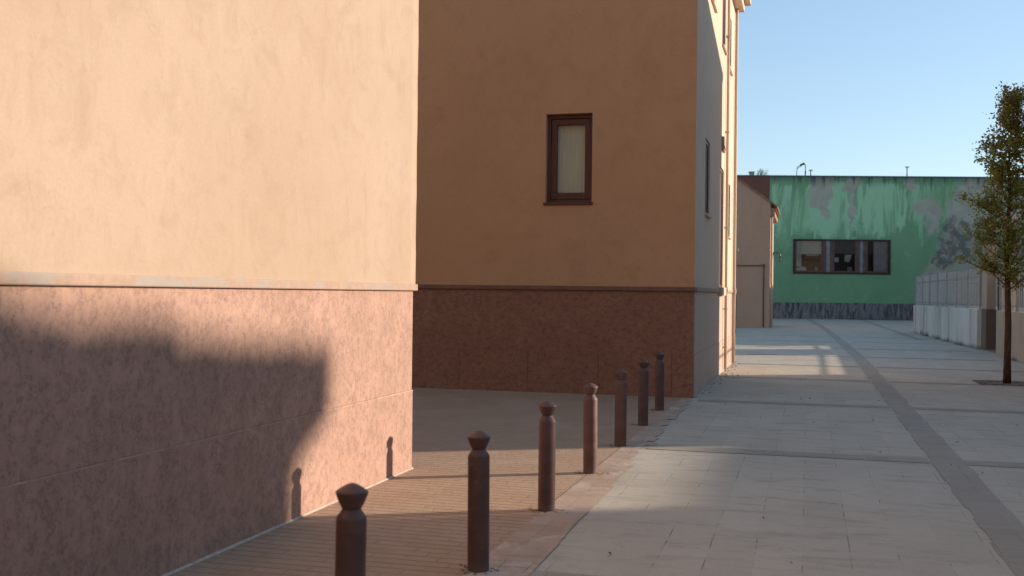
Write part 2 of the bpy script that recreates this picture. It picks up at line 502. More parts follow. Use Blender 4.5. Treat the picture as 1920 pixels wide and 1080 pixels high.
# end face, back, top
e = [grid[nx][j] for j in range(nz + 1)]
bt = b.bm.verts.new((-14, BY, 1.665)); tp = b.bm.verts.new((-14, BY, 9.965))
for j in range(nz):
    b.bm.faces.new((e[j + 1], e[j], bt)) if j == 0 else b.bm.faces.new((e[j + 1], e[j], bt))
b.bm.faces.new((e[nz], bt, tp))
b.face([(-14, -14, 9.9), (BX, -14, 9.9), (BX, BY, 9.9), (-14, BY, 9.9)])
b.build('upper_wall', M_cream, lb, weld=False)
def slab_row(b, axis, f, a0, a1, z0, z1, first, width, gap, th, sgn):
    """row of stone slabs with front plane f; axis 'y' runs along y (front faces +x), axis 'x' runs along x (front faces -y)"""
    cuts = [a0]
    c = first
    while c < a1 - 0.05:
        if c > a0 + 0.05: cuts.append(c)
        c += width
    cuts.append(a1)
    for p, q in zip(cuts, cuts[1:]):
        p2, q2 = p + gap / 2, q - gap / 2
        if p == cuts[0]: p2 = p
        if q == cuts[-1]: q2 = q
        if axis == 'y': b.box(f - th, f, p2, q2, z0, z1)
        else: b.box(p2, q2, f, f + th, z0, z1)
b = MB()
slab_row(b, 'y', BX - 0.012, -14, BY - 0.012, 0.712, 1.6075, -14 + 0.4, 40, 0.002, 0.14, 1)
b.build('plinth', M_pink, lb, 0.004)
b = MB()
slab_row(b, 'y', BX - 0.006, -14, BY - 0.002, 0.0, 0.706, -14 + 0.4, 40, 0.002, 0.15, 1)
b.build('base_course', M_pink, lb, 0.004)
b = MB()
b.box(-14, BX - 0.015, -14, BY - 0.02, 0.0, 1.66)
b.build('core_wall', plain('pink_mortar', (0.46, 0.29, 0.22), 0.9, 0.1, 0.3, 20, 0.2), lb)
b = MB()
b.box(BX - 0.17, BX + 0.022, -14, BY + 0.026, 1.608, 1.668)
b.build('ledge', M_ledge, lb, 0.008)
b = MB()
b.box(BX - 0.05, BX - 0.0035, -14, BY - 0.003, 0.704, 0.7125)
b.build('joint_line', plain('pale_joint', (0.50, 0.33, 0.255), 0.9, 0.1, 0.25, 12, 0.2), lb)
b = MB()
b.hexa([(BX - 0.004, -14, 0.001), (BX + 0.012, -14, 0.001), (BX + 0.012, BY, 0.001), (BX - 0.004, BY, 0.001), (BX - 0.004, -14, 0.012), (BX - 0.001, -14, 0.012), (BX - 0.001, BY, 0.012), (BX - 0.004, BY, 0.012)])
b.build('mortar_fillet', M_mortar, lb)

# ------------------------------------------------------------------ middle building
FX, FY, FE = -1.70, 16.72, 25.40
mb = empty('corner_building', (0, 0, 0), 0, 'tall corner building with front plaster tinted ochre for shade, brown stone base and pale street side', 'building')
b = MB()
fw_ = (-4.10, -3.34, 3.06, 4.49)
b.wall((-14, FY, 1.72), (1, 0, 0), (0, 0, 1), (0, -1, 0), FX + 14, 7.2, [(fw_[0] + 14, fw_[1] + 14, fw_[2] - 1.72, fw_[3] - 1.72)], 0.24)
b.build('front_wall', M_front_shade, mb)
b = MB()
side_holes = [(18.85, 19.72, 3.03, 4.36), (22.02, 23.02, 1.76, 4.24), (24.12, 24.97, 2.92, 4.12), (19.55, 20.45, 6.98, 8.25), (22.2, 23.08, 6.75, 8.0), (23.9, 24.86, 6.66, 7.88)]
side_holes = [(a * .9714, c * .9714, 1.6 + (d - 1.6) * .9714, 1.6 + (e_ - 1.6) * .9714) for a, c, d, e_ in side_holes]
b.wall((FX, FY, 1.72), (0, 1, 0), (0, 0, 1), (1, 0, 0), FE - FY, 7.2, [(a - FY, c - FY, d - 1.72, e_ - 1.72) for a, c, d, e_ in side_holes], 0.22)
b.face([(FX, FE, 0), (-14, FE, 0), (-14, FE, 8.92), (FX, FE, 8.92)])
b.build('street_wall', M_street_plaster, mb)
b = MB()
slab_row(b, 'x', FY + 0.010, -14, FX - 0.012, 0.665, 1.652, -5.527 - 6 * 1.163, 1.163, 0.006, 0.15, 1)
slab_row(b, 'x', FY + 0.004, -14, FX - 0.006, 0.0, 0.660, -5.527 - 6 * 1.163, 1.163, 0.006, 0.15, 1)
b.build('plinth', M_brownstone, mb, 0.003)
b = MB()
slab_row(b, 'y', FX - 0.010, FY + 0.17, FE - 0.01, 0.665, 1.652, 17.9, 1.2, 0.004, 0.15, 1)
slab_row(b, 'y', FX - 0.004, FY + 0.165, FE - 0.006, 0.0, 0.660, 17.9, 1.2, 0.004, 0.15, 1)
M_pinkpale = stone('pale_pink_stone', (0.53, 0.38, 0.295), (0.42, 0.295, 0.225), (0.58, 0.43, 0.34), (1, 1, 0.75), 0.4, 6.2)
b.build('street_plinth', M_pinkpale, mb, 0.003)
b = MB()
b.box(-14, FX - 0.014, FY + 0.0125, FE - 0.05, 0, 1.70)
b.build('core_wall', plain('brown_mortar', (0.36, 0.165, 0.095), 0.9, 0.1, 0.3, 20, 0.2), mb)
b = MB()
b.box(-14, FX + 0.025, FY - 0.028, FY + 0.17, 1.655, 1.722)
b.build('ledge', M_ledge_brown, mb, 0.008)
b = MB()
b.box(FX - 0.17, FX + 0.027, FY + 0.172, 21.37, 1.657, 1.722)
b.box(FX - 0.17, FX + 0.027, 22.38, FE + 0.02, 1.657, 1.722)
b.build('street_ledge', M_ledge, mb, 0.008)
b = MB()
b.box(-14, FX + 0.20, FY - 0.22, FE + 0.1, 8.24, 8.42)
b.box(-14, FX + 0.34, FY - 0.36, FE + 0.26, 8.423, 8.62)
b.build('eave', M_street_plaster, mb, 0.01)
b = MB()
b.hexa([(-14, FY - 0.3, 8.623), (FX + 0.3, FY - 0.3, 8.623), (FX + 0.3, FE + 0.2, 8.623), (-14, FE + 0.2, 8.623), (-10, 20, 11), (-6, 20, 11), (-6, 23, 11), (-10, 23, 11)])
b.build('roof', M_roof, mb)

def window_front():
    x0, x1, z0, z1 = fw_
    yb = FY + 0.24
    b = MB()   # outer frame, fills the reveal
    t = 0.055
    yf = FY + 0.115
    b.box(x0 + .001, x1 - .001, yf, yb, z1 - t - 0.005, z1 - .001)
    b.box(x0 + .001, x1 - .001, yf, yb, z0 + .001, z0 + t)
    b.box(x0 + .001, x0 + t, yf, yb, z0 + t, z1 - t - .005)
    b.box(x1 - t, x1 - .001, yf, yb, z0 + t, z1 - t - .005)
    f = b.build('window', M_wood, mb, 0.006)
    b = MB()   # opening sash, set slightly proud and stepped
    a0, a1, c0, c1 = x0 + t + .006, x1 - t - .006, z0 + t + .006, z1 - t - .011
    w = 0.088
    ys = yf + 0.022
    b.box(a0, a1, ys, yb - .01, c1 - w, c1)
    b.box(a0, a1, ys, yb - .01, c0, c0 + w + 0.02)
    b.box(a0, a0 + w, ys, yb - .01, c0 + w + 0.02, c1 - w)
    b.box(a1 - w, a1, ys, yb - .01, c0 + w + 0.02, c1 - w)
    b.build('sash', M_wood, f, 0.008)
    b = MB()
    b.face([(a0 + w, ys + .05, c0 + w), (a1 - w, ys + .05, c0 + w), (a1 - w, ys + .05, c1 - w), (a0 + w, ys + .05, c1 - w)])
    b.build('pane', M_glass, f)
    # net curtain right behind the pane
    b = MB()
    rng = random.Random(3)
    xs = [a0 + w - .02 + (a1 - a0 - 2 * w + .04) * i / 46 for i in range(47)]
    ph = [0.003 * math.sin(i * 1.15 + rng.uniform(-.4, .4)) for i in range(47)]
    for i in range(46):
        f_ = b.face([(xs[i], ys + .115 + ph[i], c0), (xs[i + 1], ys + .115 + ph[i + 1], c0), (xs[i + 1], ys + .115 + ph[i + 1] * .6, c1), (xs[i], ys + .115 + ph[i] * .6, c1)])
        f_.smooth = True
    m = Mat('net_curtain', 0.9, 0.1)
    st = m.noise(6, 4, 0.6, 0, m.map(scale=(9, 1, 0.35)))
    z = m.xyz()[2]
    c = m.mix(m.ramp(st, 0.35, 0.65), (0.74, 0.63, 0.42), (0.84, 0.73, 0.52))
    m.color(c)
    b.build('curtain', m.m, f)
    b = MB()   # sill
    b.box(x0 - 0.03, x1 + 0.02, FY - 0.032, FY + 0.12, z0 - 0.040, z0 + 0.002)
    b.build('sill', M_wood, f, 0.006)
window_front()
# room behind the window, so the curtain hangs in front of a dark room
for a, c, d, e_ in side_holes:
    b = MB()
    xb = FX - 0.14
    t = 0.06
    xf = FX - 0.025
    b.box(xb, xf, a + .001, a + t, d + .001, e_ - .001)
    b.box(xb, xf, c - t, c - .001, d + .001, e_ - .001)
    b.box(xb, xf, a + t, c - t, e_ - t, e_ - .001)
    b.box(xb, xf, a + t, c - t, d + .001, d + t)
    f = b.build('window', M_wood, mb, 0.004)
    b = MB()
    b.box(xf - .03, xf - .015, a + t, c - t, d + t, e_ - t)
    b.build('pane', plain('dark_brown_shutter', (0.075, 0.05, 0.042), 0.6, 0.2, 0.2), f)
    b = MB()
    if d > 2: b.box(FX - 0.02, FX + 0.05, a - 0.02, c + 0.02, d - 0.035, d + 0.002)
    else: b.box(FX - 0.02, FX + 0.075, a - 0.05, c + 0.05, d - 0.16, d + 0.002)
    b.build('sill', M_street_plaster, f, 0.005)
b = MB()   # small plaque-like vent
b.box(FX - .01, FX + 0.05, 21.72, 22.15, 4.51, 4.79)
b.box(FX + 0.05, FX + 0.062, 21.76, 22.11, 4.55, 4.61)
b.build('wall_vent', plain('beige_vent', (0.42, 0.29, 0.20), 0.8, 0.2), mb, 0.004)
tag(bpy.data.objects['wall_vent'], 'small beige box fixed above the tall window')
dp = MB()
dp.tube([(FX + 0.05, 22.68, 0.05), (FX + 0.05, 22.68, 1.60), (FX + 0.07, 22.68, 1.70), (FX + 0.05, 22.68, 1.80), (FX + 0.05, 22.68, 8.22)], 0.03, 10)
for z in (0.5, 1.3, 3.0, 5, 7): dp.box(FX, FX + 0.085, 22.64, 22.72, z, z + 0.03)
dp.build('downpipe', M_street_plaster, mb)
dp = MB()
dp.tube([(FX + 0.05, 25.18, 0.05), (FX + 0.05, 25.18, 1.60), (FX + 0.07, 25.18, 1.70), (FX + 0.05, 25.18, 1.80), (FX + 0.05, 25.18, 8.22)], 0.035, 10)
dp.build('downpipe', M_street_plaster, mb)
# chalk scribble on the front wall
b = MB()
def px(x, z): return (x, FY - 0.0025, z)
M_chalk = plain('chalk', (0.70, 0.46, 0.29), 0.95, 0.1)
for pts in ([(-2.17, 1.80), (-2.19, 1.86), (-2.18, 1.93), (-2.13, 1.945)], [(-2.03, 1.925), (-1.99, 1.93)], [(-1.93, 1.90), (-1.90, 1.93), (-1.86, 1.91), (-1.83, 1.875), (-1.81, 1.87)]):
    b = MB()
    b.tube([px(*p) for p in pts], 0.0035, 6)
    b.build('chalk_mark', M_chalk, mb)

# ------------------------------------------------------------------ bollards
def bollard_proto():
    r = empty('bollard')
    b = MB()
    prof = [(0.062, 0.0), (0.0625, 0.01), (0.0630, 0.12), (0.0630, 0.652), (0.0622, 0.660), (0.0595, 0.667), (0.042, 0.692), (0.0395, 0.697), (0.0385, 0.702)]
    b.lathe([(0, 0.0)] + prof + [(0, 0.702)], 40)
    p = b.build('post', M_bollard, r)
    b = MB()
    cap = [(0.0, 0.699), (0.0395, 0.6995), (0.0425, 0.706), (0.050, 0.719), (0.0575, 0.735), (0.0640, 0.753), (0.0668, 0.762), (0.0676, 0.766), (0.0672, 0.7695), (0.0640, 0.7730), (0.050, 0.7825), (0.034, 0.7925), (0.020, 0.8000), (0.010, 0.8035), (0.0, 0.8045)]
    b.lathe(cap, 40)
    b.build('cap', M_bollard, r)
    return r
bp = bollard_proto()
BOL = [(-1.815, 4.08), (-1.81, 5.87), (-1.84, 7.65), (-1.855, 9.37), (-1.89, 11.15), (-1.93, 13.02), (-1.965, 14.79)]
BLAB = ['nearest brown metal bollard, its lower half cut off by the photo edge',
        'brown metal bollard standing whole and fully shaded, second from the camera',
        'brown bollard with only its cap in sun, at the near edge of the sunlit strip',
        'fully sunlit pinkish brown metal bollard in the middle of the row',
        'brown metal bollard just behind the sunlit one, at the edge of the shaded yard',
        'shaded brown metal bollard second from the building corner',
        'farthest and smallest brown metal bollard, closest to the building corner']
for i, ((x, y), l) in enumerate(zip(BOL, BLAB)):
    if i == 0: o = bp
    else:
        o = bp.copy(); COL.objects.link(o)
        for ch in bp.children:
            c = ch.copy(); COL.objects.link(c); c.parent = o
    o.location = (x, y, 0.001)
    o.rotation_euler = (R(random.uniform(-.5, .5)), R(random.uniform(-.6, .6)), random.uniform(0, 6))
    tag(o, l, 'bollard', 'brown bollards in a row along the paving edge')
# broken joint / dirt ring around every bollard foot
b = MB()
rng = random.Random(5)
for x, y in BOL:
    for k in range(26):
        a = rng.uniform(0, 6.28); d = rng.uniform(0.062, 0.115) if k % 3 else rng.uniform(.06, .15)
        s = rng.uniform(0.005, 0.015)
        cx_, cy_ = x + d * math.cos(a) * 1.25, y + d * math.sin(a) * .8
        ps = [(cx_ + s * rng.uniform(.6, 1.3) * math.cos(t * 1.257), cy_ + s * rng.uniform(.5, 1.1) * math.sin(t * 1.257), 0.0045 + 0.0008 * rng.random()) for t in range(5)]
        top = (cx_, cy_, 0.0055 + rng.random() * 0.004)
        for t in range(5): b.face([ps[t], ps[(t + 1) % 5], top])
tag(b.build('dirt', plain('dark_dirt', (0.10, 0.07, 0.055), 0.95, 0.1, 0.4, 20), weld=False), kind='stuff', label='dark crumbled dirt around the feet of the bollards')

# ------------------------------------------------------------------ far building (green)
GA = R(13.0)
gb = empty('green_building', (-2.47, 78.0, 0), GA, 'weathered green and grey warehouse wall closing the street with a three part window', 'building')
def gp(x, y, z): return (x, y, z)
H_ = 10.12
b = MB()
gw = (1.52, 8.22, 3.30, 5.62)
b.wall((-8, 0, 0), (1, 0, 0), (0, 0, 1), (0, -1, 0), 36, H_, [(gw[0] + 8, gw[1] + 8, gw[2], gw[3])], 0.35)
b.face([(-8, 0, 0), (-8, 0, H_), (-8, 14, H_), (-8, 14, 0)])
b.face([(28, 0, 0), (28, 0, H_), (28, 14, H_), (28, 14, 0)])
b.face([(-8, 14, 0), (28, 14, 0), (28, 14, H_), (-8, 14, H_)])
b.face([(-8, 0.2, H_ - 0.1), (28, 0.2, H_ - 0.1), (28, 14, H_ - 0.1), (-8, 14, H_ - 0.1)])
def green_mat():
    m = Mat('peeling_green_paint', 0.9, 0.15)
    x, y, z = m.xyz()
    wob = m.noise(0.45, 5, 0.6, 0.3, col=True)
    wx, wy, wz = m.xyz(wob)
    wob2 = m.noise(1.8, 5, 0.65, 0.4, col=True)
    ux, uy, uz = m.xyz(wob2)
    xd = m.math('ADD', x, m.math('ADD', m.math('MULTIPLY', m.math('SUBTRACT', wx, 0.5), 2.2), m.math('MULTIPLY', m.math('SUBTRACT', ux, 0.5), 1.2)))
    zd = m.math('ADD', z, m.math('ADD', m.math('MULTIPLY', m.math('SUBTRACT', wy, 0.5), 2.0), m.math('MULTIPLY', m.math('SUBTRACT', uy, 0.5), 1.2)))
    def blob(cx_, cz, rx, rz, soft=0.35, wobble=True):
        X, Z = (xd, zd) if wobble else (x, z)
        dx = m.math('DIVIDE', m.math('SUBTRACT', X, cx_), rx)
        dz = m.math('DIVIDE', m.math('SUBTRACT', Z, cz), rz)
        d = m.math('SQRT', m.math('ADD', m.math('MULTIPLY', dx, dx), m.math('MULTIPLY', dz, dz)))
        return m.ramp(d, 1 - soft / 2, 1 + soft / 2, 1, 0)
    def mx(*a):
        r = a[0]
        for q in a[1:]: r = m.math('MAXIMUM', r, q)
        return r
    # base green, mottled
    n1 = m.noise(0.35, 6, 0.65, 0.6)
    n2 = m.noise(2.2, 6, 0.7, 0.8, m.map(scale=(1, 1, 0.6)))
    c = m.mix(m.ramp(n1, 0.35, 0.65), (0.19, 0.355, 0.19), (0.225, 0.40, 0.22))
    c = m.mix(m.math('MULTIPLY', m.ramp(n2, 0.58, 0.7), 0.55), c, (0.29, 0.46, 0.34))
    # pale washed green, stretched downward from the top
    sv = m.map(scale=(1.0, 1.0, 0.17))
    s1 = m.noise(1.15, 6, 0.62, 0.9, sv)
    fall = m.ramp(z, 4.9, 9.0, 0.0, 1.0)
    top = m.ramp(z, 8.7, 10.2, 1.0, 0.25)
    wash = m.ramp(m.math('ADD', s1, m.math('MULTIPLY', m.math('SUBTRACT', m.math('MULTIPLY', fall, top), 0.5), 0.24)), 0.50, 0.54)
    lim = m.ramp(m.math('ADD', xd, 0.0), 9.3, 11.5, 1, 0.35)
    wash = m.math('MULTIPLY', wash, m.math('MULTIPLY', lim, m.ramp(zd, 3.6, 6.6)))
    pale = mx(blob(2.2, 7.4, 1.3, 1.3), blob(4.3, 7.3, 1.4, 1.5), blob(6.9, 7.9, 0.9, 1.7), blob(8.1, 7.3, 1.0, 1.4), blob(5.5, 6.4, 0.45, 1.8), blob(0.9, 6.3, 0.7, 1.5))
    wash = mx(m.math('MULTIPLY', wash, 0.8), m.math('MULTIPLY', pale, 0.85))
    c = m.mix(m.math('MULTIPLY', wash, m.ramp(s1, 0.40, 0.52, 0.25, 1.0)), c, (0.41, 0.68, 0.42))
    low = m.noise(1.4, 6, 0.65, 0.7, m.map(scale=(1, 1, 0.5), loc=(3, 0, 2)))
    c = m.mix(m.math('MULTIPLY', m.ramp(low, 0.60, 0.66), 0.6), c, (0.29, 0.46, 0.35))
    # bare grey cement patches
    grey_n = m.noise(1.0, 6, 0.62, 0.6)
    gcol = m.mix(m.ramp(grey_n, 0.35, 0.65), (0.40, 0.365, 0.295), (0.48, 0.445, 0.36))
    gp_ = mx(blob(3.3, 9.2, 0.75, 1.4), blob(3.5, 8.0, 0.35, 1.0), blob(5.45, 9.5, 0.62, 0.75), blob(5.55, 8.3, 0.22, 1.6), blob(9.6, 9.7, 0.5, 0.55), blob(11.0, 7.9, 1.0, 0.8), blob(11.1, 6.9, 0.35, 0.9))
    xb = m.math('ADD', xd, m.math('MULTIPLY', m.math('SUBTRACT', z, 5.0), -0.33))
    right = m.ramp(xb, 11.15, 11.6)
    gall = m.math('MAXIMUM', gp_, right)
    c = m.mix(m.math('MULTIPLY', gall, 0.92), c, gcol)
    gre = m.ramp(m.noise(1.3, 5, 0.6, 0.4, sv), 0.56, 0.62)
    c = m.mix(m.math('MULTIPLY', m.math('MULTIPLY', gre, m.math('MULTIPLY', right, m.ramp(z, 7.0, 8.6))), 0.6), c, (0.2, 0.36, 0.27))
    # rough darker render
    dk = m.math('MULTIPLY', mx(blob(12.6, 5.9, 1.1, 1.4), blob(12.0, 4.3, 0.8, 0.7), blob(13.9, 4.9, 2.2, 0.7)), m.ramp(m.noise(1.6, 6, 0.75, 0.5), 0.38, 0.55))
    c = m.mix(m.math('MULTIPLY', dk, 0.75), c, (0.13, 0.115, 0.10))
    # black run-off below the parapet
    dr = m.noise(2.4, 4, 0.6, 0.3, m.map(scale=(1.0, 1, 0.05)))
    drm = m.math('MULTIPLY', m.ramp(m.math('ADD', dr, m.math('MULTIPLY', m.math('SUBTRACT', z, 9.9), 0.12)), 0.52, 0.63), m.ramp(z, 6.8, 9.2))
    c = m.mix(m.math('MULTIPLY', drm, 0.75), c, (0.055, 0.075, 0.066))
    edge = m.ramp(m.math('ADD', z, m.math('MULTIPLY', s1, 1.0)), 9.9, 10.7)
    c = m.mix(m.math('MULTIPLY', edge, 0.6), c, (0.06, 0.09, 0.078))
    # grey-blue splash plinth
    pz = m.math('ADD', z, m.math('MULTIPLY', m.math('SUBTRACT', ux, 0.5), 0.10))
    pl_ = m.ramp(pz, 1.13, 1.20, 1, 0)
    stn = m.noise(3.2, 5, 0.65, 0.5, m.map(scale=(1.6, 1, 0.35)))
    pc = m.mix(m.ramp(stn, 0.35, 0.62), (0.085, 0.085, 0.086), (0.25, 0.24, 0.23))
    c = m.mix(pl_, c, pc)
    # red-brown painted part at the other end
    rb = m.ramp(x, -0.24, -0.20, 1, 0)
    rcol = m.mix(n2, (0.17, 0.075, 0.055), (0.22, 0.10, 0.075))
    c = m.mix(rb, c, rcol)
    c = m.mix(0.12, c, m.mix(m.noise(14, 3, 0.6), (0, 0, 0), (1, 1, 1)), 'OVERLAY')
    m.color(c)
    m.bump(m.math('ADD', m.math('MULTIPLY', n2, 0.5), m.math('ADD', m.math('MULTIPLY', dk, 0.6), m.math('MULTIPLY', gall, -0.3))), 0.4, 0.04)
    return m.m
b.build('wall', green_mat(), gb)
b = MB()
b.box(-8.05, 28.05, -0.06, 0.24, H_ - 0.02, H_ + 0.06)
b.build('parapet_cap', plain('slate_blue_metal', (0.10, 0.12, 0.15), 0.6, 0.4, 0.2, 2), gb)
# window band
b = MB()
x0, x1, z0, z1 = gw
b.box(x0 - .06, x1 + .06, -0.05, 0.02, z0 - 0.10, z0 + 0.02)
b.box(x0 - .06, x1 + .06, -0.05, 0.02, z1 - 0.03, z1 + 0.05)
b.box(x0 - .06, x0 + 0.06, -0.05, 0.02, z0 + .02, z1 - .03)
b.box(x1 - .06, x1 + 0.06, -0.05, 0.02, z0 + .02, z1 - .03)
wf = b.build('window', M_maroon, gb, 0.01)
M_frame = plain('weathered_brown_frame', (0.145, 0.085, 0.068), 0.6, 0.3, 0.35, 3, 0.1)
M_pier = plain('grey_pier_render', (0.30, 0.28, 0.27), 0.85, 0.2, 0.25, 3, 0.2)
def casement(a, c):
    b = MB()
    w = 0.10
    b.box(a, a + w, 0.03, 0.09, z0 + .02, z1 - .03)
    b.box(c - w, c, 0.03, 0.09, z0 + .02, z1 - .03)
    b.box(a + w, c - w, 0.03, 0.09, z1 - .03 - w * .6, z1 - .03)
    b.box(a + w, c - w, 0.03, 0.09, z0 + .02, z0 + .02 + w)
    f = b.build('casement', M_frame, wf)
    b = MB()
    b.box(a + w, c - w, 0.05, 0.06, z0 + .02 + w, z1 - .03 - w * .6)
    b.build('pane', M_glass, wf)
    return f
for a, c in ((1.60, 3.56), (4.28, 5.92), (6.60, 8.14)): casement(a, c)
for a, c in ((3.58, 4.26), (5.94, 6.58)):
    b = MB()
    b.box(a, a + .22, 0.02, 0.30, z0 + .02, z1 - .03)
    b.box(c - .2, c, 0.02, 0.30, z0 + .02, z1 - .03)
    b.mi = 1
    b.box(a + .22, c - .2, 0.06, 0.30, z0 + .02, z1 - .03)
    b.build('mullion', [M_frame, M_pier], wf)
# room with its things seen through the panes
b = MB()
b.box(x0 - 0.3, x1 + 0.3, 0.36, 5.0, z0 - 0.6, z1 + 0.4)
bmesh.ops.delete(b.bm, geom=[f for f in b.bm.faces if abs(f.calc_center_median().y - 0.36) < 0.01], context='FACES')
b.build('room', plain('dim_room_walls', (0.07, 0.06, 0.052), 0.9, 0.1), gb)
b = MB()
b.box(1.62, 3.54, 0.12, 0.14, 4.66, 5.58)
b.box(1.62, 3.54, 0.115, 0.145, 4.60, 4.66)
o = b.build('blind', plain('pale_blind', (0.86, 0.80, 0.68), 0.9, 0.1, 0.1), wf)
b = MB(); b.box(4.30, 5.90, 0.12, 0.14, 4.66, 5.58)
b.build('blind', plain('dusky_blind', (0.22, 0.18, 0.155), 0.9, 0.1, 0.1), wf)
b = MB(); b.box(6.62, 7.12, 0.12, 0.14, 4.66, 5.58)
b.build('blind', plain('dark_blind', (0.07, 0.065, 0.06), 0.9, 0.1, 0.1), wf)
b = MB(); b.box(7.13, 8.08, 0.115, 0.145, 3.42, 5.58)
b.build('shutter_panel', plain('grey_panel', (0.62, 0.52, 0.48), 0.8, 0.2, 0.12, 2), wf)
b = MB(); b.box(1.64, 2.08, 0.12, 0.14, 3.72, 4.60)
b.build('curtain', plain('cream_curtain', (0.82, 0.74, 0.58), 0.9, 0.1, 0.2, 4), wf)
b = MB(); b.box(2.45, 3.3, 0.16, 0.19, 4.50, 4.56)
b.build('ceiling_tube', plain('white_tube', (0.8, 0.8, 0.75), 0.6, 0.2), wf)
b = MB()
for k, (xx, ww, hh) in enumerate(((1.66, .30, .22), (1.98, .42, .27), (2.2, .22, .18))): b.box(xx, xx + ww, 0.12 - .003 * k, 0.2, 3.43, 3.43 + hh)
b.build('papers', plain('paper_stack', (0.82, 0.76, 0.64), 0.9, 0.1, 0.2, 5), wf)
b = MB()
b.lathe([(0, 0), (0.07, 0), (0.1, .08), (0.12, .16), (0.07, .25), (0, .27)], 14)
o = b.build('lamp_bowl', plain('cream_bowl', (0.66, 0.58, 0.44), 0.6, 0.2), wf); o.location = (3.15, 0.25, 3.43)
b = MB(); b.box(4.33, 4.68, 0.10, 0.105, 4.05, 4.38)
b.build('notice', plain('white_notice', (0.72, 0.71, 0.68), 0.9, 0.1, 0.15, 8), wf)
b = MB(); b.hexa([(5.10, .12, 4.1), (5.42, .12, 4.06), (5.42, .14, 4.06), (5.10, .14, 4.1), (5.12, .12, 4.58), (5.62, .12, 4.58), (5.62, .14, 4.58), (5.12, .14, 4.58)])
b.build('bright_patch', plain('pane_light', (0.82, 0.76, 0.6), 0.9, 0.1, 0.3, 3), wf)  # pale shape standing in for the light showing in this pane
b = MB(); b.box(5.33, 5.64, 0.12, 0.18, 3.43, 3.72)
b.build('box', plain('grey_carton', (0.40, 0.37, 0.35), 0.9, 0.1, 0.2, 5), wf)

# roof things on the green building
def onroof(x, y=1.2): 
    v = Matrix.Rotation(GA, 3, 'Z') @ Vector((x, y, 0))
    return (-2.47 + v.x, 78.0 + v.y, H_ - 0.1)
fl = empty('floodlight', onroof(2.1, .6), GA, 'black floodlight on a thin bracket between two roof posts', 'floodlight')
b = MB()
b.tube([(-0.33, 0, 0), (-0.30, 0, 0.62), (-0.27, 0, 0.83), (0.0, 0, 0.98), (0.28, 0, 1.02)], 0.026, 6)
b.tube([(-0.28, 0, 0.72), (-0.05, 0, 0.86), (0.05, 0, 0.95)], 0.018, 6)
b.build('bracket', M_darksteel, fl)
b = MB()
b.hexa([(-0.05, -.1, 0.90), (0.26, -.1, 1.02), (0.26, .1, 1.02), (-0.05, .1, 0.90), (-0.10, -.1, 1.02), (0.20, -.1, 1.16), (0.20, .1, 1.16), (-0.10, .1, 1.02)])
b.build('lamp_head', M_darksteel, fl, 0.015)
b = MB()
b.rod((0.30, 0, 0), (0.30, 0, 1.0), 0.03)
b.rod((0.30, 0, 0), (0.30, 0, 0.55), 0.05)
b.build('post', M_darksteel, fl)
for x, h, lab in ((2.78, 0.58, 'short grey pipe standing on the roof edge beside the floodlight'), (9.57, 0.86, 'lone thin grey vent pipe on the roof, far from the others')):
    r = empty('vent_pipe', onroof(x, .6), GA, lab, 'vent pipe')
    b = MB(); b.rod((0, 0, 0), (0, 0, h), 0.045); b.build('pipe', M_greysteel, r)
    b = MB(); b.box(-0.13, 0.13, -.09, .09, h, h + 0.05); b.build('pipe_cap', M_greysteel, r)
ch = empty('chimney', onroof(-1.25, 1.5), GA, 'small pale chimney stub on the roof above the red brown wall end', 'chimney')
b = MB(); b.box(-.16, .16, -.16, .16, 0, .5); b.build('stack', plain('pale_brick', (0.42, 0.38, 0.32), 0.9, 0.1), ch)
b = MB(); b.box(-.2, .2, -.2, .2, .503, .58); b.build('cap', plain('pale_concrete', (0.4, 0.38, 0.35), 0.9, 0.1), ch)
b = MB()
rng = random.Random(2)
for i in range(26):
    a = rng.uniform(-0.3, 1.3); p = Vector((rng.uniform(0, .5), rng.uniform(-.1, .1), 0))
    q = p + Vector((math.cos(1.57 - a) * .4, rng.uniform(-.1, .1), math.sin(1.57 - a * .6) * rng.uniform(.3, .75)))
    b.tube([p, (p + q) / 2 + Vector((rng.uniform(-.05, .05), 0, .05)), q], 0.009, 4)
    for k in range(3):
        q2 = q + Vector((rng.uniform(-.12, .14), rng.uniform(-.05, .05), rng.uniform(0, .14)))
        b.tube([(p + q) / 2, q2], 0.006, 4)
o = b.build('dry_shrub', plain('grey_twigs', (0.22, 0.24, 0.22), 0.9, 0.1), weld=False)
o.location = onroof(-1.0, 1.2)
tag(o, 'bare wispy twigs growing on the roof beside the chimney stub', 'shrub')

# ------------------------------------------------------------------ low gabled house beside it
HY = 54.5
hs = empty('gabled_house', (0, 0, 0), 0, 'taupe rendered house whose blank gable wall slopes down to the street', 'house')
b = MB()
HXR, HXL = -1.83, -9.0
zr = 6.22
ridge = (-6.0, 9.25)
P = [(HXL, 0), (HXR, 0), (HXR, zr), ridge, (HXL, 7.3)]
fr = [b.bm.verts.new((x, HY, z)) for x, z in P]
bk = [b.bm.verts.new((x, HY + 5.2, z)) for x, z in P]
b.bm.faces.new(fr[::-1]); b.bm.faces.new(bk)
for i in range(5): b.bm.faces.new((fr[i], fr[(i + 1) % 5], bk[(i + 1) % 5], bk[i]))
b.build('wall', plaster('taupe_render', (0.50, 0.30, 0.20), (0.45, 0.265, 0.175), (0.53, 0.32, 0.215), 0.25, 2.2), hs)
b = MB()
sl = (ridge[1] - zr) / (HXR - ridge[0])
def roofz(x): return zr + (HXR - x) * sl
xe = HXR + 0.33
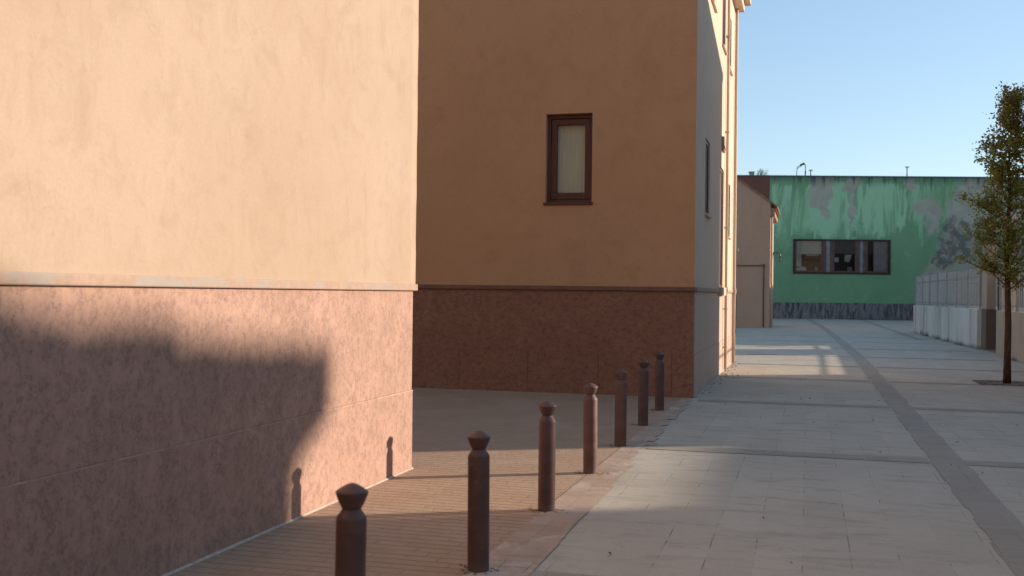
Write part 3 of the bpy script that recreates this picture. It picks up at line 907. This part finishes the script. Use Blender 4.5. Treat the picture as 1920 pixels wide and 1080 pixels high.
b.hexa([(ridge[0], HY - .07, ridge[1] + .01), (xe, HY - .07, roofz(xe) + .01), (xe, HY + 5.3, roofz(xe) + .01), (ridge[0], HY + 5.3, ridge[1] + .01),
        (ridge[0], HY - .07, ridge[1] + .11), (xe, HY - .07, roofz(xe) + .10), (xe, HY + 5.3, roofz(xe) + .10), (ridge[0], HY + 5.3, ridge[1] + .11)])
b.hexa([(HXL - .3, HY - .07, 7.0), (ridge[0], HY - .07, ridge[1] + .01), (ridge[0], HY + 5.3, ridge[1] + .01), (HXL - .3, HY + 5.3, 7.0),
        (HXL - .3, HY - .07, 7.1), (ridge[0], HY - .07, ridge[1] + .11), (ridge[0], HY + 5.3, ridge[1] + .11), (HXL - .3, HY + 5.3, 7.1)])
b.build('roof', M_roof, hs)
b = MB()
for k in range(9):
    y = HY + 0.05 + k * 0.6
    b.box(HXR, xe - .05, y, y + .12, roofz(xe) - .16, roofz(xe) - .02)
b.box(HXR + .001, HXR + .2, HY + .0, HY + 5.2, roofz(xe) - .42, roofz(xe) - .17)
b.build('eave_brackets', plain('terracotta', (0.36, 0.20, 0.12), 0.85, 0.2, 0.3, 5), hs)
b = MB()
b.tube([(HXR + .06, HY + .12, 0.03), (HXR + .06, HY + .12, 1.9), (HXR + .1, HY + .12, 2.05), (HXR + .07, HY + .12, 2.2), (HXR + .07, HY + .12, roofz(xe) - .4)], 0.05, 8)
b.build('downpipe', plain('pale_pipe', (0.50, 0.42, 0.33), 0.7, 0.2, 0.15), hs)
b = MB()
b.tube([(-3.6, HY - .035, 3.10), (-2.16, HY - .035, 3.10), (-2.13, HY - .035, 3.07), (-2.13, HY - .035, 0.05)], 0.03, 8)
b.box(-2.19, -2.07, HY - .08, HY, 3.06, 3.18)
b.build('conduit', plain('brown_conduit', (0.15, 0.11, 0.09), 0.7, 0.2), hs)
lm = empty('wall_lamp', (HXR, HY + 2.2, 3.75), 0, 'small black bracket lamp jutting from the street side of the taupe house', 'wall lamp')
b = MB(); b.tube([(0.0, 0, -.7), (0.04, 0, -.1), (0.10, 0, 0.1), (0.30, 0, 0.08), (0.42, 0, 0.0), (0.42, 0, -.2)], 0.035, 6); b.build('bracket', M_darksteel, lm)
b = MB(); b.lathe([(0, -.36), (0.03, -.36), (0.055, -.26), (0.02, -.2), (0, -.2)], 12); o = b.build('shade', M_darksteel, lm); o.location = (0.42, 0, 0)
gt = empty('gate_post', (-2.98, 46, 0), 0, 'slim maroon steel gate post between the corner building and the taupe house', 'gate post')
b = MB(); b.box(-.25, 0.06, -.06, .06, 0, 3.45); b.build('post', M_maroon, gt, 0.01)
b = MB(); b.box(-.02, 0.12, -.09, .09, 3.453, 3.6); b.build('lantern_base', M_greysteel, gt, 0.01)

# ------------------------------------------------------------------ right hand boundary: wall with railings, gateway
M_whitewash = Mat('stained_whitewash', 0.9, 0.15)
m = M_whitewash
n1 = m.noise(0.8, 5, 0.65, 0.4, m.map(scale=(1, 1, 0.5)))
stv = m.noise(1.5, 5, 0.65, 0.3, m.map(scale=(1, 1.3, 0.12)))
c = m.mix(m.ramp(n1, 0.35, 0.65), (0.50, 0.475, 0.42), (0.58, 0.55, 0.49))
c = m.mix(m.math('MULTIPLY', m.ramp(stv, 0.50, 0.64), 0.7), c, (0.30, 0.285, 0.26))
zz = m.xyz()[2]
c = m.mix(m.math('MULTIPLY', m.ramp(m.math('ADD', zz, m.math('MULTIPLY', n1, 0.5)), 0.22, 0.42, 1, 0), 0.75), c, (0.13, 0.125, 0.12))
m.color(c); m.bump(n1, 0.3, 0.01)
M_whitewash = m.m
M_beige = plaster('beige_render', (0.40, 0.30, 0.225), (0.32, 0.24, 0.18), (0.44, 0.335, 0.255), 0.3, 12)
M_olive = plaster('olive_brown_render', (0.15, 0.115, 0.085), (0.12, 0.092, 0.07), (0.17, 0.13, 0.10), 0.3, 14)

def fence(name, A, B, zt, zf, nposts, wallmat, label):
    A, B = Vector((*A, 0)), Vector((*B, 0))
    L = (B - A).length
    r = empty(name, A, math.atan2(B.y - A.y, B.x - A.x), label, 'fence')
    b = MB()
    k = 0.0
    while k < L - 0.01:
        e2 = min(L, k + 2.9)
        b.box(k + (0.004 if k else 0), e2, -0.10, 0.10, 0, zt)
        k = e2
    b.build('wall', wallmat, r, 0.008)
    b = MB()
    for z in (zt + 0.12, zf - 0.30): b.box(0, L, -0.012, 0.012, z, z + 0.04)
    b.build('rail', M_greysteel, r)
    xs = [0.05 + (L - .1) * i / (nposts - 1) for i in range(nposts)]
    for x in xs:
        b = MB(); b.box(x - .03, x + .03, -.03, .03, zt - .02, zf + .02); b.build('post', M_greysteel, r)
    for xa, xb in zip(xs, xs[1:]):
        b = MB()
        n_ = max(2, int((xb - xa) / 0.27))
        for i in range(1, n_):
            x = xa + (xb - xa) * i / n_
            b.box(x - .008, x + .008, -.008, .008, zt - .01, zf)
        b.build('bars', M_palesteel, r)
    return r
fence('railing_fence', (5.24, 36.32), (4.78, 52.2), 1.26, 2.56, 8, M_whitewash, 'stained whitewashed low wall topped with grey steel railings, ahead of the gateway')
fence('railing_fence', (5.28, 25.3), (5.30, 33.15), 1.26, 2.62, 4, M_beige, 'beige low wall topped with grey railings, behind the tree at the photo edge')
fence('railing_fence', (4.90, 52.3), (16, 54.6), 1.26, 2.56, 7, M_whitewash, 'return of the whitewashed railing wall running back towards the grey patched wall')
gw_ = empty('gateway', (5.3, 34.5, 0), 0, 'beige rendered gateway with a dark green door behind the young tree', 'gateway')
for a, c, xo in ((0.95, 1.80, 0), (-1.33, -1.04, 0.13)):
    b = MB(); b.box(xo - 0.02, xo + 0.26, a, c, 1.272, 4.02); p = b.build('pillar', M_beige, gw_, 0.012)
    b = MB(); b.box(xo - 0.03, xo + 0.265, a - .006, c + .006, 0, 1.27); b.build('pillar_base', M_olive if a > 0 else M_beige, p, 0.008)
b = MB()
b.box(0.30, 0.36, -1.03, -0.06, 0.03, 2.33); b.box(0.30, 0.36, -0.04, 0.94, 0.03, 2.33)
for y in (-.9, -.55, -.25, .15, .5, .8): b.box(0.285, 0.30, y, y + .05, .1, 2.25)
d_ = b.build('door', plain('dark_green_steel', (0.020, 0.038, 0.034), 0.5, 0.4, 0.3, 4), gw_)
b = MB(); b.rod((0.25, -.12, 1.0), (0.25, -.12, 1.2), 0.015); b.rod((.25, -.12, 1.02), (.3, -.12, 1.02), .01); b.rod((.25, -.12, 1.18), (.3, -.12, 1.18), .01); b.build('handle', M_greysteel, d_)
b = MB(); b.box(-0.02, 0.5, -1.03, 0.94, -0.003, 0.028); b.build('threshold', plain('worn_step', (0.24, 0.21, 0.18), 0.9, 0.1), gw_)
sp = empty('intercom_post', (5.62, 38.4, 0), 0, 'small black object on a post peeking above the railing next to the gateway', 'post')
b = MB(); b.rod((0, 0, 0), (0, 0, 2.5), 0.03); b.build('post', M_darksteel, sp)
b = MB(); b.box(-.06, .06, -.05, .05, 2.5, 2.86); b.build('box', M_darksteel, sp, 0.01)

# ------------------------------------------------------------------ tree
TX, TY = 3.62, 21.8
tr = empty('young_tree', (TX, TY, 0), 0, 'slender young street tree with turning olive and rust leaves in a paving pit', 'tree')
rng = random.Random(11)
b = MB()
trunk = [(0.0, 0, -.02), (0.0, 0, 0.5), (0.01, 0, 1.1), (-0.01, 0.0, 1.9), (-0.02, .02, 2.6), (0.01, .01, 3.4), (0.0, 0, 4.2), (0.03, 0, 4.9), (0.05, 0, 5.42)]
b.tube(trunk, [0.078, 0.066, 0.060, 0.055, 0.043, 0.032, 0.022, 0.013, 0.005], 10)
def tpos(z):
    for (a, c) in zip(trunk, trunk[1:]):
        if a[2] <= z <= c[2]: return Vector(a).lerp(Vector(c), (z - a[2]) / (c[2] - a[2]))
    return Vector(trunk[-1])
# crown half-width as a function of height (columnar, widest in the middle)
def cw(z):
    t = [(1.6, 0.16), (2.0, 0.36), (2.5, 0.50), (3.1, 0.54), (3.7, 0.50), (4.2, 0.44), (4.7, 0.36), (5.1, 0.26), (5.6, 0.10)]
    for a, c in zip(t, t[1:]):
        if a[0] <= z <= c[0]: return a[1] + (c[1] - a[1]) * (z - a[0]) / (c[0] - a[0])
    return 0.1
tips = []
br_specs = []
for k in range(64):
    z = 1.75 + 3.45 * (k / 63) ** 0.95
    br_specs.append((z, k * 2.399 + rng.uniform(-.4, .4), rng.uniform(0.75, 1.12)))
# branches that stick out to the street side, as in the photo
br_specs += [(2.05, 3.2, 1.75), (2.0, 3.5, 1.3), (2.55, 3.0, 1.35), (3.15, 3.15, 1.75), (3.05, 3.4, 1.5), (3.8, 3.1, 1.25), (4.1, 3.3, 1.2)]
leaves = []
for z, a, s in br_specs:
    p0 = tpos(z)
    zt = min(5.5, z + rng.uniform(0.25, 0.7))
    r = cw(min(5.4, zt)) * s
    d = Vector((math.cos(a), math.sin(a), 0))
    p3 = p0 + d * r + Vector((0, 0, zt - z))
    p1 = p0 + d * r * 0.4 + Vector((0, 0, (zt - z) * 0.25 + rng.uniform(-.03, .05)))
    p2 = p0 + d * r * 0.75 + Vector((rng.uniform(-.04, .04), rng.uniform(-.04, .04), (zt - z) * 0.6))
    r0 = 0.016 * (1 - (z - 1.7) / 6)
    b.tube([p0, p1, p2, p3], [r0, r0 * .7, r0 * .45, 0.003], 5)
    pts = [p0, p1, p2, p3]
    for k in range(rng.randint(6, 9)):
        t = rng.uniform(0.22, 1.0)
        seg = min(2, int(t * 3)); f = t * 3 - seg
        q = pts[seg].lerp(pts[seg + 1], min(1, f))
        q2 = q + Vector((rng.gauss(0, .10), rng.gauss(0, .10), rng.uniform(-.02, .20)))
        b.tube([q, q2], [0.004, 0.002], 4)
        nl = rng.randint(18, 30)
        for j in range(nl):
            leaves.append((q.lerp(q2, rng.uniform(.1, 1.15)) + Vector((rng.gauss(0, .045), rng.gauss(0, .045), rng.gauss(0, .045)))))
    for j in range(8): leaves.append(p3 + Vector((rng.gauss(0, .03), rng.gauss(0, .03), rng.gauss(0, .05))))
for j in range(600):      # leaves close to the leader
    z = rng.uniform(1.75, 5.55)
    leaves.append(tpos(min(z, 5.4)) + Vector((rng.gauss(0, .04 + cw(min(5.5, z)) * .22), rng.gauss(0, .04 + cw(min(5.5, z)) * .22), rng.uniform(-.02, .08))))
m = Mat('tree_bark', 0.9, 0.2)
m.color(m.mix(m.ramp(m.noise(9, 5, 0.65, 0.6, m.map(scale=(3, 3, 0.7))), 0.35, 0.65), (0.07, 0.038, 0.022), (0.14, 0.078, 0.045)))
m.bump(m.noise(30, 4, 0.7, 0.5, m.map(scale=(3, 3, 0.6))), 0.5, 0.006)
b.build('trunk', m.m, tr, weld=False)
b = MB()
cl = b.bm.loops.layers.float_color.new('leaf_tint')
for p in leaves:
    L = rng.uniform(0.040, 0.075); w = L * rng.uniform(.5, .72)
    d = Vector((rng.gauss(0, 1), rng.gauss(0, 1), rng.gauss(-.1, .8))).normalized()
    n_ = d.cross(Vector((rng.gauss(0, 1), rng.gauss(0, 1), rng.gauss(0, 1)))).normalized()
    s_ = d.cross(n_)
    fold = n_ * w * 0.25
    v = [b.bm.verts.new(q) for q in (p, p + d * L * .45 + s_ * w * .5 + fold, p + d * L, p + d * L * .45 - s_ * w * .5 + fold)]
    autumn = rng.random() < (0.10 + 0.30 * max(0, (p.z - 3.0) / 2.4))
    t = rng.random()
    if autumn: c = (0.24 + .14 * t, 0.11 + .06 * t, 0.025, 1) if rng.random() < .75 else (0.22, 0.055, 0.03, 1)
    else: c = (0.20 + .17 * t, 0.23 + .17 * t, 0.04 + .03 * t, 1)
    for tri in ((0, 1, 2), (0, 2, 3)):
        f = b.bm.faces.new([v[i] for i in tri])
        for lp in f.loops: lp[cl] = c
m = Mat('autumn_leaf', 0.36, 0.6)
at = m.n('ShaderNodeVertexColor'); at.layer_name = 'leaf_tint'
m.color(at.outputs[0])
tl = m.n('ShaderNodeBsdfTranslucent')
m.lk(m.mix(0.5, at.outputs[0], (0.34, 0.29, 0.05)), tl.inputs[0])
ms = m.n('ShaderNodeMixShader'); ms.inputs[0].default_value = 0.35
m.lk(m.b.outputs[0], ms.inputs[1]); m.lk(tl.outputs[0], ms.inputs[2])
m.lk(ms.outputs[0], m.nt.nodes['Material Output'].inputs['Surface'])
b.build('foliage', m.m, tr, weld=False)
# tree pit
pit = empty('tree_pit', (TX, TY + .15, 0), 0, 'dark square planting pit edged in steel around the foot of the young tree', 'tree pit')
b = MB(); b.face([(-.5, -.5, .004), (.5, -.5, .004), (.5, .5, .004), (-.5, .5, .004)]); b.build('soil', plain('dark_soil', (0.06, 0.045, 0.035), 0.95, 0.1, 0.4, 12, 0.6), pit)
b = MB()
for a in ((-.52, .52, -.52, -.5), (-.52, .52, .5, .52), (-.52, -.5, -.5, .5), (.5, .52, -.5, .5)): b.box(*a, -.002, .010)
b.build('edging', M_darksteel, pit)
b = MB()
for i in range(420):
    x, y = rng.uniform(-.48, .48), rng.uniform(-.48, .48); s = rng.uniform(.008, .028)
    vs = [(x + s * math.cos(t * 1.257 + i) * rng.uniform(.6, 1.2), y + s * math.sin(t * 1.257 + i) * rng.uniform(.6, 1.2), .006) for t in range(5)]
    for t in range(5): b.face([vs[t], vs[(t + 1) % 5], (x, y, .008 + s * rng.uniform(.4, .9))])
o = b.build('gravel', plain('pale_gravel', (0.32, 0.29, 0.26), 0.9, 0.1, 0.4, 30), pit, weld=False)
o['kind'] = 'stuff'

# small litter and weeds along wall feet
b = MB()
for i in range(160):
    t = rng.random()
    if t < .55: x, y = FX + abs(rng.gauss(0, .10)) + .02, rng.uniform(17.2, 26)
    elif t < .75: x, y = FX + abs(rng.gauss(0, .22)) + .02, rng.gauss(21.8, .35)
    else: x, y = rng.uniform(-1.4, 4), rng.uniform(4, 20)
    s = rng.uniform(.012, .03) * (1 if t < .75 else .8); a = rng.uniform(0, 6.28)
    d = Vector((math.cos(a), math.sin(a), 0)) * s; e_ = Vector((-d.y, d.x, 0)) * .4
    c0 = Vector((x, y, .004))
    b.face([c0 - d, c0 + e_ + Vector((0, 0, rng.uniform(.004, .018))), c0 + d, c0 - e_ + Vector((0, 0, rng.uniform(.002, .01)))])
tag(b.build('leaf_litter', plain('dry_leaf', (0.11, 0.075, 0.045), 0.9, 0.1, 0.4, 9), weld=False), 'dry brown leaf litter blown against the wall foot', kind='stuff')
b = MB()
for (x, y, n_, h) in ((4.78, 47.4, 60, .22), (4.85, 44.2, 40, .2), (4.9, 42.0, 40, .16), (5.0, 39.6, 40, .14), (5.05, 38.6, 30, .12), (5.12, 30.2, 40, .14)):
    for i in range(n_):
        px_, py_ = x + rng.gauss(0, .06) - .05, y + rng.gauss(0, .3)
        hh = h * rng.uniform(.4, 1.2)
        t_ = Vector((rng.gauss(0, .07), rng.gauss(0, .07), hh))
        p0 = Vector((px_, py_, 0))
        b.face([p0 + Vector((0, -.012, 0)), p0 + Vector((0, .012, 0)), p0 + t_])
tag(b.build('weeds', plain('weed_green', (0.06, 0.065, 0.03), 0.9, 0.1, 0.4, 5), weld=False), 'small weeds sprouting at the foot of the low wall', kind='stuff')

# ------------------------------------------------------------------ buildings across the street, beyond the right edge of the photo (they shade the street; two blocks added for the light)
def block(name, x0, x1, y0, y1, z, rise, over, label, ridge='x', mat=None, tilt=0.0, slab=0.2):
    r = empty(name, (0, 0, 0), 0, label, 'building')
    b = MB(); b.box(x0, x1, y0, y1, 0, z)
    b.build('wall', mat or M_beige, r)
    b = MB()
    a0, a1, c0, c1 = x0 - over, x1 + over, y0 - over, y1 + over
    if ridge == 'x':
        ym = (c0 + c1) / 2
        for ya, yb, za, zb in ((c0, ym, z, z + rise), (ym, c1, z + rise, z)):
            b.hexa([(a0, ya, za + .002), (a1, ya, za + .002), (a1, yb, zb + .002), (a0, yb, zb + .002), (a0, ya, za + slab), (a1, ya, za + slab), (a1, yb, zb + slab), (a0, yb, zb + slab)])
    else:
        b.hexa([(a0, c0, z + .002), (a1, c0, z + .002), (a1, c1, z + .002), (a0, c1, z + .002), (a0, c0, z + slab + tilt), (a1, c0, z + slab + tilt), (a1, c1, z + slab), (a0, c1, z + slab)])
    b.build('roof', M_roof, r)
    for k in range(int((y1 - y0) / 4)):
        for zz in (1.0, 4.0):
            if zz + 1.5 < z:
                b = MB(); b.box(x0 - .03, x0 + .02, y0 + 1.3 + k * 4, y0 + 2.3 + k * 4, zz, zz + 1.5)
                b.build('shutter', M_wood, r)
    return r
block('street_house', 5.55, 9.5, 17.05, 25.62, 7.98, 0.75, 0.10, 'beige gabled house with brown shutters across the street from the corner building', 'x', slab=0.12)
r = empty('tiled_house', (0, 0, 0), 0, 'large beige house with a tiled roof stepped to soften its shadow edge and a jutting eave, far across the open plaza', 'building')
AX, AY = 26.5, 22.70
b = MB(); b.box(AX, AX + 9, -6, AY, 0, 9.1); b.build('wall', M_beige, r)
b = MB()
rg = random.Random(21)
y = AY + 0.42
zt = 9.56
while y > -6:
    w = rg.uniform(0.16, 0.30)
    zt += 0.115 * w
    b.box(AX - 0.3, AX + 9, y - w, y - 0.001, 9.102, zt + rg.uniform(-0.03, 0.07))  # random block heights, shaped to soften the shadow edge on the near wall
    y -= w
b.box(AX - 0.3, AX + 0.2, AY + 0.25, AY + 0.37, 9.30, 9.66)
b.build('roof', M_roof, r, weld=False)
block('low_annex', 20.4, 28, 18.95, 30, 5.92, 0, 0.05, 'low beige annex beside the house with the jutting roof', 'flat', slab=0.15)
block('long_warehouse', 16.2, 24, 48.7, 84, 7.0, 0, 0.1, 'long beige warehouse behind the railing wall', 'flat', slab=0.15)

block('sky_blocker', 5.45, 13, -6, 11.1, 3.05, 0, 0.05, 'low olive brown block added out of view to darken the shade on the foreground wall', 'flat', mat=M_olive, slab=0.12)  # unseen block added to cut low sky light and deepen the near shade
block('bounce_house', -3.2, 26, -21, -11.5, 8.6, 0, 0.1, 'cream house added behind the viewpoint to bounce warm sunlight onto shaded fronts', 'flat', mat=M_cream, slab=0.15)  # unseen house added as a reflector, throwing warm light on camera-facing walls
